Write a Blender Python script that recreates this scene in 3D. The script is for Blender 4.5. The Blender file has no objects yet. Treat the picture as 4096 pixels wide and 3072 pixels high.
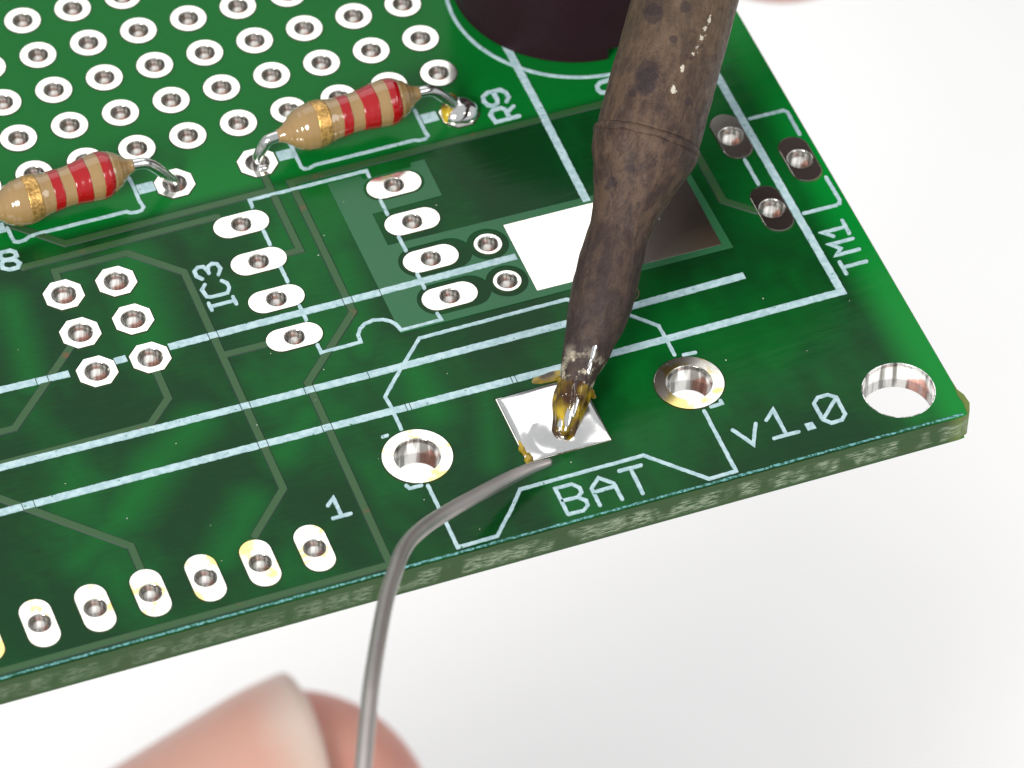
import bpy, bmesh, math, random
import numpy as np
from mathutils import Vector, Matrix

random.seed(7)
RNG = np.random.default_rng(7)
S = 0.1                      # millimetres -> scene units (1 unit = 1 cm)
scene = bpy.context.scene
COL = scene.collection

# ------------------------------------------------------------------ camera
cam_d = bpy.data.cameras.new('camera')
cam = bpy.data.objects.new('camera', cam_d)
COL.objects.link(cam)
RIGHT = Vector((0.93542075, -0.35302268, 0.01905276))
DOWN = Vector((-0.24990726, -0.69838743, -0.67067232))
FWD = Vector((0.25006875, 0.62259938, -0.74150902))
CAM = Vector((-45.0798829, -177.28511678, 175.13898783))
m3 = Matrix((RIGHT, -DOWN, -FWD)).transposed()
cam.matrix_world = Matrix.Translation(CAM * S) @ m3.to_4x4()
cam_d.sensor_width = 36.0
cam_d.lens = 20728.95 / 4096 * 36.0
cam_d.clip_start = 0.5
cam_d.clip_end = 1000
cam_d.dof.use_dof = True
cam_d.dof.focus_distance = 23.6
cam_d.dof.aperture_fstop = 0.88
cam_d.dof.aperture_blades = 7
scene.camera = cam

# ------------------------------------------------------------------ world and lamps
world = bpy.data.worlds.new('World')
scene.world = world
world.use_nodes = True
bg = world.node_tree.nodes['Background']
bg.inputs[0].default_value = (0.93, 0.97, 1.0, 1)
bg.inputs[1].default_value = 0.62


def area_lamp(name, pos, target, sx, sy, radiance, colour):
    d = bpy.data.lights.new(name, 'AREA')
    d.shape = 'RECTANGLE'
    d.size, d.size_y = sx * S, sy * S
    d.energy = radiance * math.pi * d.size * d.size_y
    d.color = colour
    o = bpy.data.objects.new(name, d)
    COL.objects.link(o)
    o.location = Vector(pos) * S
    v = (Vector(target) - Vector(pos)).normalized()
    o.rotation_euler = v.to_track_quat('-Z', 'Y').to_euler()
    return o


area_lamp('softbox_behind', (60, 300, 330), (5, -15, 0), 520, 330, 1.14, (1.0, 1.0, 1.0))
area_lamp('softbox_left', (-400, -385, 345), (5, -25, -5), 200, 200, 45.0, (1.0, 0.975, 0.94))
area_lamp('softbox_right', (290, -330, 330), (25, -30, -20), 260, 260, 4.6, (1.0, 0.98, 0.96))

scene.view_settings.view_transform = 'Standard'
scene.view_settings.look = 'None'
scene.view_settings.exposure = 0.0
scene.view_settings.gamma = 1.0
scene.cycles.max_bounces = 10
scene.cycles.glossy_bounces = 6
scene.cycles.use_denoising = True


# ------------------------------------------------------------------ material helper
class MB:
    def __init__(self, name):
        self.m = bpy.data.materials.new(name)
        self.m.use_nodes = True
        self.nt = self.m.node_tree
        self.b = self.nt.nodes['Principled BSDF']
        self.coord = None

    def node(self, typ, **kw):
        n = self.nt.nodes.new(typ)
        for k, v in kw.items():
            setattr(n, k, v)
        return n

    def link(self, a, b):
        self.nt.links.new(a, b)

    def setin(self, sock, v):
        if isinstance(v, bpy.types.NodeSocket):
            self.link(v, sock)
        elif v is not None:
            if hasattr(sock, 'default_value'):
                if sock.type == 'RGBA' and len(v) == 3:
                    v = (*v, 1)
                sock.default_value = v

    def obj(self):
        if self.coord is None:
            self.coord = self.node('ShaderNodeTexCoord').outputs['Object']
        return self.coord

    def scaled(self, sc, rot=(0, 0, 0)):
        n = self.node('ShaderNodeMapping')
        self.link(self.obj(), n.inputs[0])
        n.inputs['Scale'].default_value = sc
        n.inputs['Rotation'].default_value = rot
        return n.outputs[0]

    def noise(self, scale, detail=3, rough=0.55, vec=None, dist=0.0):
        n = self.node('ShaderNodeTexNoise')
        self.link(vec if vec is not None else self.obj(), n.inputs['Vector'])
        n.inputs['Scale'].default_value = scale
        n.inputs['Detail'].default_value = detail
        n.inputs['Roughness'].default_value = rough
        n.inputs['Distortion'].default_value = dist
        return n.outputs['Fac']

    def ramp(self, v, a, b, lo=0.0, hi=1.0, smooth=True):
        n = self.node('ShaderNodeMapRange')
        n.interpolation_type = 'SMOOTHSTEP' if smooth else 'LINEAR'
        self.link(v, n.inputs[0])
        for i, x in zip((1, 2, 3, 4), (a, b, lo, hi)):
            n.inputs[i].default_value = x
        return n.outputs[0]

    def math(self, op, a, b=None, clamp=False):
        n = self.node('ShaderNodeMath', operation=op, use_clamp=clamp)
        self.setin(n.inputs[0], a)
        if b is not None:
            self.setin(n.inputs[1], b)
        return n.outputs[0]

    def vmath(self, op, a, b=None):
        n = self.node('ShaderNodeVectorMath', operation=op)
        self.setin(n.inputs[0], a)
        if b is not None:
            if op == 'SCALE':
                self.setin(n.inputs['Scale'], b)
            else:
                self.setin(n.inputs[1], b)
        return n.outputs['Value'] if op in ('DOT_PRODUCT', 'LENGTH', 'DISTANCE') else n.outputs[0]

    def mix(self, f, a, b):
        n = self.node('ShaderNodeMix', data_type='RGBA')
        self.setin(n.inputs['Factor'], f)
        self.setin(n.inputs['A'], a)
        self.setin(n.inputs['B'], b)
        return n.outputs['Result']

    def xyz(self):
        n = self.node('ShaderNodeSeparateXYZ')
        self.link(self.obj(), n.inputs[0])
        return n.outputs

    def seg(self, a, b):
        """distance (scene units) from the object-space point to the segment a-b, in plan"""
        flat = self.vmath('MULTIPLY', self.obj(), (1, 1, 0))
        a = Vector((a[0] * S, a[1] * S, 0))
        b = Vector((b[0] * S, b[1] * S, 0))
        pa = self.vmath('SUBTRACT', flat, tuple(a))
        ba = b - a
        h = self.math('DIVIDE', self.vmath('DOT_PRODUCT', pa, tuple(ba)), ba.length_squared, clamp=True)
        n = self.node('ShaderNodeVectorMath', operation='SCALE')
        n.inputs[0].default_value = tuple(ba)
        self.link(h, n.inputs['Scale'])
        return self.vmath('LENGTH', self.vmath('SUBTRACT', pa, n.outputs[0]))

    def bump(self, h, strength, dist=0.01):
        n = self.node('ShaderNodeBump')
        n.inputs['Strength'].default_value = strength
        n.inputs['Distance'].default_value = dist
        self.link(h, n.inputs['Height'])
        self.link(n.outputs[0], self.b.inputs['Normal'])

    def set(self, **kw):
        for k, v in kw.items():
            self.setin(self.b.inputs[k.replace('_', ' ')], v)
        return self


# ------------------------------------------------------------------ materials
def mat_solder_mask():
    k = MB('green_solder_mask')
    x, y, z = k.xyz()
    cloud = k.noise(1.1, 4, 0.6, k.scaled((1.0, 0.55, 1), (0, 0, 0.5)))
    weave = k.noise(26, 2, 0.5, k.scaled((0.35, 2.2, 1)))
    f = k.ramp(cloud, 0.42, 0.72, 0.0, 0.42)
    # bare laminate without copper on the underside: light coming through painted as brighter green
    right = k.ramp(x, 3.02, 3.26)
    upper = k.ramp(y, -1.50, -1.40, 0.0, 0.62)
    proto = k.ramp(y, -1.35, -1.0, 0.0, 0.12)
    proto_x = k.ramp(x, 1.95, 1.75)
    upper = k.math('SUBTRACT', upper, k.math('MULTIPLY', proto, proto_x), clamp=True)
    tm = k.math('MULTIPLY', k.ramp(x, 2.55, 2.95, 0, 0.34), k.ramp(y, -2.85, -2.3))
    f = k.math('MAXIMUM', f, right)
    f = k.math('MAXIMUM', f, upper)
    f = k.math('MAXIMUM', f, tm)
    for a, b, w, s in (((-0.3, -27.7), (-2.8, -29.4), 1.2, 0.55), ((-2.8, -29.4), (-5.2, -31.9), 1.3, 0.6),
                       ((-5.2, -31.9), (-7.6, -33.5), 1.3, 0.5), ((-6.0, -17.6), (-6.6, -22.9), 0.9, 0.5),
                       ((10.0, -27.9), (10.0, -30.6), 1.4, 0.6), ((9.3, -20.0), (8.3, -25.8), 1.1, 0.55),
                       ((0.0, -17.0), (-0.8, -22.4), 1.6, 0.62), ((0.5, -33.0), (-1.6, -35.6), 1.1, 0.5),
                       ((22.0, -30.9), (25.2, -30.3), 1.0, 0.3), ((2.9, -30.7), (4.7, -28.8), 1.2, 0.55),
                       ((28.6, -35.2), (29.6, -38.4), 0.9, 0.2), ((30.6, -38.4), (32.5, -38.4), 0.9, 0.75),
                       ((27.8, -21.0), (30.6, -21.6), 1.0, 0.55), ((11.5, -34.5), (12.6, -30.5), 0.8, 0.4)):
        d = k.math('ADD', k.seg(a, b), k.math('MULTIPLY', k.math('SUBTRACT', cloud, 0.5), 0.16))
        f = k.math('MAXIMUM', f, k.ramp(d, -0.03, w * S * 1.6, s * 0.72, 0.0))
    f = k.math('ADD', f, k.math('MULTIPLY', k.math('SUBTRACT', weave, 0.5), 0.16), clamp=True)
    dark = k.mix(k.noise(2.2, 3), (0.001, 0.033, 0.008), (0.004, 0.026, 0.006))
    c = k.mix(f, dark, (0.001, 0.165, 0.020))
    k.set(Base_Color=c, Roughness=0.17, IOR=1.21, Specular_IOR_Level=0.5)
    h = k.math('ADD', k.noise(9, 3, 0.5, k.scaled((0.25, 1.6, 1))), k.math('MULTIPLY', k.noise(60, 2), 0.15))
    k.bump(h, 0.18, 0.006)
    return k.m


def mat_simple(name, col, rough, metallic=0.0, spec=0.5):
    k = MB(name)
    k.set(Base_Color=col, Roughness=rough, Metallic=metallic, Specular_IOR_Level=spec)
    return k


def mat_trace():
    k = MB('copper_under_green_mask')
    n = k.noise(5, 4, 0.6)
    spots = k.ramp(k.noise(7.5, 2), 0.62, 0.75)
    c = k.mix(n, (0.030, 0.072, 0.023), (0.020, 0.075, 0.026))
    c = k.mix(spots, c, (0.11, 0.055, 0.022))
    k.set(Base_Color=c, Roughness=0.24, IOR=1.32)
    k.bump(k.noise(40, 2), 0.1, 0.004)
    return k.m


def mat_plane():
    k = MB('copper_pour_under_green_mask')
    n = k.noise(3, 4, 0.6)
    c = k.mix(n, (0.014, 0.105, 0.040), (0.024, 0.098, 0.040))
    k.set(Base_Color=c, Roughness=0.24, IOR=1.32)
    k.bump(k.noise(30, 3), 0.12, 0.004)
    return k.m


def mat_silk():
    k = MB('pale_screen_print')
    n = k.noise(30, 3, 0.6)
    c = k.mix(k.ramp(n, 0.38, 0.62), (0.29, 0.42, 0.45), (0.39, 0.52, 0.55))
    c = k.mix(k.ramp(k.noise(55, 1), 0.70, 0.76), c, (0.05, 0.16, 0.10))
    k.set(Base_Color=c, Roughness=0.55, Specular_IOR_Level=0.3)
    k.bump(k.noise(45, 3), 0.25, 0.006)
    return k.m


def mat_edge_line():
    k = MB('teal_edge_print')
    n = k.noise(60, 2, 0.7)
    c = k.mix(k.ramp(n, 0.42, 0.6), (0.008, 0.09, 0.06), (0.13, 0.34, 0.35))
    k.set(Base_Color=c, Roughness=0.5)
    return k.m


def mat_tin(name, stain=0.0, rough=0.11):
    k = MB(name)
    n = k.noise(12, 4, 0.65)
    c = k.mix(k.ramp(n, 0.35, 0.7), (0.95, 0.93, 0.87), (0.90, 0.87, 0.78))
    if stain:
        oi = k.node('ShaderNodeObjectInfo').outputs['Random']
        off = k.node('ShaderNodeCombineXYZ')
        k.link(k.math('MULTIPLY', oi, 37.0), off.inputs[0])
        v = k.vmath('ADD', k.obj(), off.outputs[0])
        s = k.ramp(k.noise(7, 3, 0.6, v), 0.50, 0.62, 0.0, stain)
        c = k.mix(s, c, (0.84, 0.66, 0.20))
    sp = k.ramp(k.noise(48, 2), 0.70, 0.8, 0, 0.5)
    c = k.mix(sp, c, (0.35, 0.3, 0.24))
    k.set(Base_Color=c, Metallic=1.0, Roughness=rough)
    k.bump(k.noise(14, 2), 0.03, 0.004)
    return k.m


def mat_barrel():
    k = MB('plated_hole_wall')
    a = k.noise(16, 3, 0.6, k.scaled((1, 1, 0.12)))
    c = k.mix(k.ramp(a, 0.40, 0.58), (0.22, 0.21, 0.19), (0.97, 0.96, 0.93))  # vertical streaks paint bright and dark reflections into the wall's colour
    k.set(Base_Color=c, Metallic=0.95, Roughness=0.2)
    k.bump(a, 0.3, 0.01)
    return k.m


def mat_fr4():
    k = MB('glass_fibre_laminate')
    x, y, z = k.xyz()
    fibre = k.noise(13, 4, 0.7, k.scaled((1.3, 1.3, 9.0)))
    bundle = k.noise(6.5, 2, 0.5, k.scaled((1.6, 1.0, 0.8), (0, 0.5, 0)))
    white = k.math('MULTIPLY', k.ramp(fibre, 0.44, 0.56), k.ramp(bundle, 0.38, 0.60))
    # resin rich skins above and below the glass
    mid = k.math('MULTIPLY', k.ramp(z, -0.145, -0.125), k.ramp(z, -0.03, -0.055))
    white = k.math('MULTIPLY', white, k.math('MULTIPLY', mid, k.ramp(x, -0.6, 1.6, 0.35, 0.85)))
    base = k.mix(k.noise(6, 3), (0.010, 0.050, 0.008), (0.022, 0.044, 0.008))
    base = k.mix(k.ramp(x, 3.16, 3.30), base, (0.11, 0.15, 0.03))
    c = k.mix(white, base, (0.20, 0.25, 0.17))
    k.set(Base_Color=c, Roughness=0.55, Specular_IOR_Level=0.3)
    k.bump(fibre, 0.4, 0.012)
    return k.m


def mat_iron(name):
    k = MB(name)
    x, y, z = k.xyz()                      # z runs along the axis away from the point
    grain = k.noise(15, 8, 0.78, k.scaled((1, 1, 0.4)), 0.3)
    speck = k.noise(26, 4, 0.7)
    patch = k.ramp(k.noise(2.6, 4, 0.55, None, 0.6), 0.57, 0.66)
    c = k.mix(k.ramp(grain, 0.40, 0.62), (0.034, 0.019, 0.015), (0.088, 0.053, 0.034))
    c = k.mix(k.ramp(z, 0.2, 1.5, 0.62, 0.0), c, (0.022, 0.015, 0.016))
    c = k.mix(k.ramp(z, 1.3, 2.6, 0.0, 0.35), c, (0.155, 0.108, 0.056))
    c = k.mix(k.math('MULTIPLY', patch, 0.35), c, (0.155, 0.130, 0.10))
    c = k.mix(k.ramp(speck, 0.56, 0.72, 0, 0.6), c, (0.014, 0.008, 0.010))
    # worn silvery area just above the wetted end
    worn = k.math('MULTIPLY', k.ramp(z, 0.42, 0.30), k.ramp(k.noise(9, 4, 0.7), 0.48, 0.62))
    c = k.mix(worn, c, (0.62, 0.55, 0.42))
    # scorch spots
    for p, r in IRON_SPOTS:
        n = k.node('ShaderNodeVectorMath', operation='DISTANCE')
        k.link(k.obj(), n.inputs[0])
        n.inputs[1].default_value = p
        d = k.math('ADD', n.outputs['Value'], k.math('MULTIPLY', k.math('SUBTRACT', k.noise(14, 2), 0.5), 0.03))
        c = k.mix(k.ramp(d, r * 0.75, r, 0.65, 0.0), c, (0.020, 0.012, 0.014))
    for p, r in IRON_GLINT_FLECKS:  # silvery metal flecks, painting in the highlight specks on the barrel
        n = k.node('ShaderNodeVectorMath', operation='DISTANCE')
        k.link(k.vmath('MULTIPLY', k.obj(), (1, 1, 0.55)), n.inputs[0])
        n.inputs[1].default_value = (p[0], p[1], p[2] * 0.55)
        d = k.math('ADD', n.outputs['Value'], k.math('MULTIPLY', k.math('SUBTRACT', speck, 0.5), 0.07))
        fl = k.ramp(d, r * 0.35, r * 0.65, 0.6, 0.0)
        c = k.mix(fl, c, (0.80, 0.76, 0.62))
        worn = k.math('MAXIMUM', worn, fl)
    k.set(Base_Color=c, Metallic=k.math('ADD', 0.2, k.math('MULTIPLY', worn, 0.7)),
          Roughness=k.ramp(speck, 0.3, 0.7, 0.36, 0.62), Specular_IOR_Level=0.3)
    k.bump(k.math('ADD', grain, k.math('MULTIPLY', speck, 0.5)), 0.55, 0.02)
    return k.m


def mat_resistor():
    k = MB('tan_lacquer')
    n = k.noise(8, 3)
    c = k.mix(n, (0.235, 0.145, 0.056), (0.27, 0.172, 0.072))
    k.set(Base_Color=c, Roughness=0.14, Coat_Weight=0.5, Coat_Roughness=0.06)
    k.bump(k.noise(6, 2), 0.1, 0.01)
    return k.m


def mat_red():
    k = MB('red_band_paint')
    c = k.mix(k.noise(20, 3), (0.25, 0.001, 0.003), (0.29, 0.002, 0.004))
    k.set(Base_Color=c, Roughness=0.16, Coat_Weight=0.4, Coat_Roughness=0.06)
    return k.m


def mat_gold():
    k = MB('gold_band_paint')
    n = k.noise(55, 3, 0.7)
    c = k.mix(k.ramp(n, 0.35, 0.66), (0.34, 0.19, 0.06), (0.72, 0.43, 0.13))
    k.set(Base_Color=c, Roughness=0.3, Metallic=0.75)
    k.bump(n, 0.4, 0.01)
    return k.m


def mat_wire(name, col, rough):
    k = MB(name)
    n = k.noise(9, 3)
    c = k.mix(n, tuple(v * 0.8 for v in col), col)
    k.set(Base_Color=c, Metallic=1.0, Roughness=rough)
    k.bump(k.noise(30, 2), 0.06, 0.004)
    return k.m


def mat_buzzer():
    k = MB('black_plastic')
    n = k.noise(60, 2)
    c = k.mix(n, (0.012, 0.004, 0.007), (0.018, 0.006, 0.010))
    k.set(Base_Color=c, Roughness=0.5, Specular_IOR_Level=0.18)
    k.bump(n, 0.15, 0.004)
    return k.m


def mat_skin():
    k = MB('skin')
    n = k.noise(1.2, 4, 0.6)
    c = k.mix(k.ramp(n, 0.35, 0.7), (0.47, 0.175, 0.135), (0.53, 0.26, 0.20))
    k.set(Base_Color=c, Roughness=0.48, Subsurface_Weight=0.25, Subsurface_Radius=(0.3, 0.1, 0.06), Subsurface_Scale=0.6)
    ridges = k.noise(14, 2, 0.5, k.scaled((1, 1, 3)))
    k.bump(ridges, 0.12, 0.02)
    return k.m


def mat_nail(origin, axis, start, end):
    k = MB('nail')
    al = k.vmath('DOT_PRODUCT', k.vmath('SUBTRACT', k.obj(), tuple(origin)), tuple(axis))
    al = k.math('ADD', al, k.math('MULTIPLY', k.math('SUBTRACT', k.noise(2.5, 2), 0.5), 0.12))
    bed = k.mix(k.noise(1.6, 3), (0.46, 0.215, 0.165), (0.52, 0.29, 0.23))
    c = k.mix(k.ramp(al, start, end), bed, (0.49, 0.38, 0.325))
    k.set(Base_Color=c, Roughness=0.34, Subsurface_Weight=0.2, Subsurface_Scale=0.3)
    return k.m


def mat_flux():
    k = MB('amber_flux')
    n = k.noise(8, 2)
    c = k.mix(k.ramp(n, 0.36, 0.72), (0.05, 0.018, 0.002), (0.66, 0.46, 0.02))
    k.set(Base_Color=c, Roughness=0.06, Transmission_Weight=0.35, IOR=1.5)
    k.bump(k.noise(10, 3), 0.5, 0.03)
    return k.m


def mat_paper():
    k = MB('white_paper')
    n = k.noise(0.35, 4, 0.5)
    c = k.mix(n, (0.84, 0.835, 0.825), (0.88, 0.88, 0.875))
    k.set(Base_Color=c, Roughness=0.8, Specular_IOR_Level=0.2)
    return k.m


# spots sit on the iron's surface, in the iron's own frame (scene units)
IRON_SPOTS, IRON_GLINT_FLECKS = [], []

M_MASK = mat_solder_mask()
M_TRACE = mat_trace()
M_PLANE = mat_plane()
M_SILK = mat_silk()
M_EDGE = mat_edge_line()
M_TIN = mat_tin('tinned_pad')
M_TINS = mat_tin('tinned_pad_with_flux_stain', 0.9)
M_BARREL = mat_barrel()
M_FR4 = mat_fr4()
M_SOLDER = mat_wire('bright_solder', (0.90, 0.88, 0.86), 0.07)
M_POOL = mat_wire('molten_solder', (0.93, 0.90, 0.88), 0.17)
M_LEAD = mat_wire('tinned_lead', (0.78, 0.77, 0.75), 0.16)
M_WIRE = mat_wire('dull_solder_wire', (0.52, 0.47, 0.445), 0.40)
M_RES = mat_resistor()
M_RED = mat_red()
M_GOLD = mat_gold()
M_BUZ = mat_buzzer()
M_SKIN = mat_skin()
M_FLUX = mat_flux()
M_PAPER = mat_paper()
k_ = mat_simple('flank_shade', (0.004, 0.022, 0.012), 0.5)
M_FLANK_SHADE = k_.m


# ------------------------------------------------------------------ mesh helpers (all input in mm)
def link_obj(name, mesh, parent=None, loc=(0, 0, 0)):
    o = bpy.data.objects.new(name, mesh)
    COL.objects.link(o)
    o.parent = parent
    o.location = Vector(loc) * S
    return o


def empty(name, loc, label, cat, group=None):
    o = bpy.data.objects.new(name, None)
    COL.objects.link(o)
    o.location = Vector(loc) * S
    o['label'], o['category'] = label, cat
    if group:
        o['group'] = group
    return o


def mesh_from(name, verts, faces, material, smooth=False):
    me = bpy.data.meshes.new(name)
    me.from_pydata([tuple(c * S for c in v) for v in verts], [], faces)
    me.materials.append(material)
    if smooth:
        me.polygons.foreach_set('use_smooth', [True] * len(me.polygons))
    me.update()
    return me


def flat_shape(name, loops, z0, z1, material, bevel=0.0):
    """outline with holes, filled and given thickness from z0 to z1"""
    cu = bpy.data.curves.new(name, 'CURVE')
    cu.dimensions = '2D'
    cu.fill_mode = 'BOTH'
    h = (z1 - z0) / 2 - bevel
    cu.extrude = h * S
    cu.bevel_depth = bevel * S
    cu.bevel_resolution = 1
    for lp in loops:
        sp = cu.splines.new('POLY')
        sp.points.add(len(lp) - 1)
        for p, q in zip(sp.points, lp):
            p.co = (q[0] * S, q[1] * S, 0, 1)
        sp.use_cyclic_u = True
    o = bpy.data.objects.new(name, cu)
    COL.objects.link(o)
    dg = bpy.context.evaluated_depsgraph_get()
    me = bpy.data.meshes.new_from_object(o.evaluated_get(dg))
    bpy.data.objects.remove(o)
    bpy.data.curves.remove(cu)
    for v in me.vertices:
        v.co.z += (z0 + z1) / 2 * S
    me.materials.clear()
    me.materials.append(material)
    me.polygons.foreach_set('use_smooth', [False] * len(me.polygons))
    me.name = name
    return me


def circle(cx, cy, r, n=40):
    return [(cx + r * math.cos(2 * math.pi * i / n), cy + r * math.sin(2 * math.pi * i / n)) for i in range(n)]


def octagon(cx, cy, across, grow=0.0):
    r = (across / 2 + grow) / math.cos(math.pi / 8)
    return [(cx + r * math.cos(math.pi / 8 + i * math.pi / 4), cy + r * math.sin(math.pi / 8 + i * math.pi / 4)) for i in range(8)]


def capsule(cx, cy, length, width, vertical=False, n=14):
    r = width / 2
    a = length / 2 - r
    pts = [(a + r * math.cos(t), r * math.sin(t)) for t in np.linspace(-math.pi / 2, math.pi / 2, n)]
    pts += [(-a + r * math.cos(t), r * math.sin(t)) for t in np.linspace(math.pi / 2, 3 * math.pi / 2, n)]
    if vertical:
        pts = [(-y, x) for x, y in pts]
    return [(cx + x, cy + y) for x, y in pts]


def lathe(name, prof, material, n=40, axis_pts=None, smooth=True):
    """prof: list of (radius, z)"""
    v, f = [], []
    for r, z in prof:
        for i in range(n):
            t = 2 * math.pi * i / n
            v.append((r * math.cos(t), r * math.sin(t), z))
    for j in range(len(prof) - 1):
        for i in range(n):
            a, b = j * n + i, j * n + (i + 1) % n
            f.append((a, b, b + n, a + n))
    return mesh_from(name, v, f, material, smooth)


def resample(pts, step):
    out = []
    for a, b in zip(pts[:-1], pts[1:]):
        a, b = Vector(a), Vector(b)
        n = max(1, int((b - a).length / step))
        for i in range(n):
            out.append(a.lerp(b, i / n))
    out.append(Vector(pts[-1]))
    return out


def ribbon(pts, width, z0, z1, chamfer=0.03, jitter=0.0, step=None, caps=True, verts=None, faces=None):
    pts = [Vector(p) for p in pts]
    closed = (pts[0] - pts[-1]).length < 1e-4
    P = resample(pts, step) if step else pts
    if closed:
        P = P[:-1]
    n = len(P)
    dirs = [(P[(i + 1) % n] - P[i]).normalized() for i in range(n if closed else n - 1)]
    st = []
    for i in range(n):
        if closed:
            a, b = dirs[i - 1], dirs[i]
        else:
            a, b = dirs[max(i - 1, 0)], dirs[min(i, n - 2)]
        t = (a + b)
        t = t.normalized() if t.length > 1e-6 else a
        nrm = Vector((-t.y, t.x))
        c = max(0.45, nrm.dot(Vector((-a.y, a.x))))
        st.append((P[i], nrm / c, 1.0))
    if caps and not closed:
        h = width / 2
        a, b = dirs[0], dirs[-1]
        na, nb = Vector((-a.y, a.x)), Vector((-b.y, b.x))
        st = [(P[0] - a * h * 0.95, na, 0.25), (P[0] - a * h * 0.6, na, 0.8)] + st + [(P[-1] + b * h * 0.6, nb, 0.8), (P[-1] + b * h * 0.95, nb, 0.25)]
    verts = [] if verts is None else verts
    faces = [] if faces is None else faces
    o = len(verts)
    for p, nr, sc in st:
        w1 = width / 2 * sc
        jl = 1 + jitter * (random.random() * 2 - 1)
        jr = 1 + jitter * (random.random() * 2 - 1)
        for k, z in ((w1 * jl + chamfer, z0), (w1 * jl, z1), (-w1 * jr, z1), (-w1 * jr - chamfer, z0)):
            q = p + nr * k
            verts.append((q.x, q.y, z))
    m = len(st)
    for i in range(m if closed else m - 1):
        a, b = o + 4 * i, o + 4 * ((i + 1) % m)
        for k in range(3):
            faces.append((a + k, a + k + 1, b + k + 1, b + k))
    if not closed:
        faces.append((o, o + 3, o + 2, o + 1))
        e = o + 4 * (m - 1)
        faces.append((e, e + 1, e + 2, e + 3))
    return verts, faces


def tube(name, pts, radii, material, n=14, caps=True, smooth_path=4):
    """round rod along pts (mm) with Catmull-Rom smoothing"""
    P = [Vector(p) for p in pts]
    if not hasattr(radii, '__len__'):
        radii = [radii] * len(P)
    Q, Rr = [], []
    for i in range(len(P) - 1):
        p0, p1, p2, p3 = P[max(i - 1, 0)], P[i], P[i + 1], P[min(i + 2, len(P) - 1)]
        for s in range(smooth_path):
            t = s / smooth_path
            Q.append(0.5 * ((2 * p1) + (p2 - p0) * t + (2 * p0 - 5 * p1 + 4 * p2 - p3) * t * t + (3 * p1 - p0 - 3 * p2 + p3) * t ** 3))
            Rr.append(radii[i] * (1 - t) + radii[i + 1] * t)
    Q.append(P[-1])
    Rr.append(radii[-1])
    v, f = [], []
    up = Vector((0.13, 0.31, 0.94)).normalized()
    T0 = (Q[1] - Q[0]).normalized()
    side = T0.cross(up).normalized()
    for i, q in enumerate(Q):
        T = (Q[min(i + 1, len(Q) - 1)] - Q[max(i - 1, 0)]).normalized()
        side = (side - T * side.dot(T)).normalized()
        u2 = T.cross(side)
        for k in range(n):
            a = 2 * math.pi * k / n
            v.append(tuple(q + (side * math.cos(a) + u2 * math.sin(a)) * Rr[i]))
    for i in range(len(Q) - 1):
        for k in range(n):
            a, b = i * n + k, i * n + (k + 1) % n
            f.append((a, b, b + n, a + n))
    if caps:
        f.append(tuple(range(n - 1, -1, -1)))
        f.append(tuple(range(len(v) - n, len(v))))
    return mesh_from(name, v, f, material, True)


# ------------------------------------------------------------------ setting
tv = [(-1500, -1500, -172), (1500, -1500, -172), (1500, 1500, -172), (-1500, 1500, -172)]
tab = link_obj('tabletop', mesh_from('tabletop', tv, [(0, 1, 2, 3)], M_PAPER))
tab['kind'] = 'structure'
tab['label'] = 'plain white tabletop out of focus below the circuit board'

# ------------------------------------------------------------------ circuit board
board = empty('circuit_board', (0, 0, 0), 'green printed circuit board with bare silver pads and pale printed outlines', 'circuit board')
PITCH = 2.54
proto = [(i * PITCH, -j * PITCH) for j in range(-3, 5) for i in range(-3, 8)]
proto = [(x, y) for x, y in proto if not (x < -6.5 and y > -9.5 + 0.0) or True]


def in_view(x, y, pad=0.06):
    d = Vector((x, y, 0)) - CAM
    c = Vector((d.dot(RIGHT), d.dot(DOWN), d.dot(FWD)))
    u, w = 20728.95 * c.x / c.z / 4096, 20728.95 * c.y / c.z / 3072
    return abs(u) < 0.5 + pad and abs(w) < 0.5 + pad


proto = [p for p in proto if in_view(*p)]
isp = [(-3.56 + i * PITCH, -18.08 - j * PITCH) for j in range(3) for i in range(2)]
icl = [(5.60, -16.55 - j * PITCH) for j in range(4)]
icr = [(13.20, -16.53 - j * PITCH) for j in range(4)]
hdr = [(-10.41 + i * PITCH, -36.48) for i in range(-1, 6)]
tms = [(29.44, -18.88), (31.95, -21.38), (29.44, -23.95)]
vias = [(16.03, -21.63), (16.05, -24.14)]
bats = [(8.42, -32.92), (21.62, -32.91)]
ress = [(7.62, -12.97), (17.77, -13.05), (3.50, -12.97), (-6.66, -12.97)]
MH = (30.47, -36.52)

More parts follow.
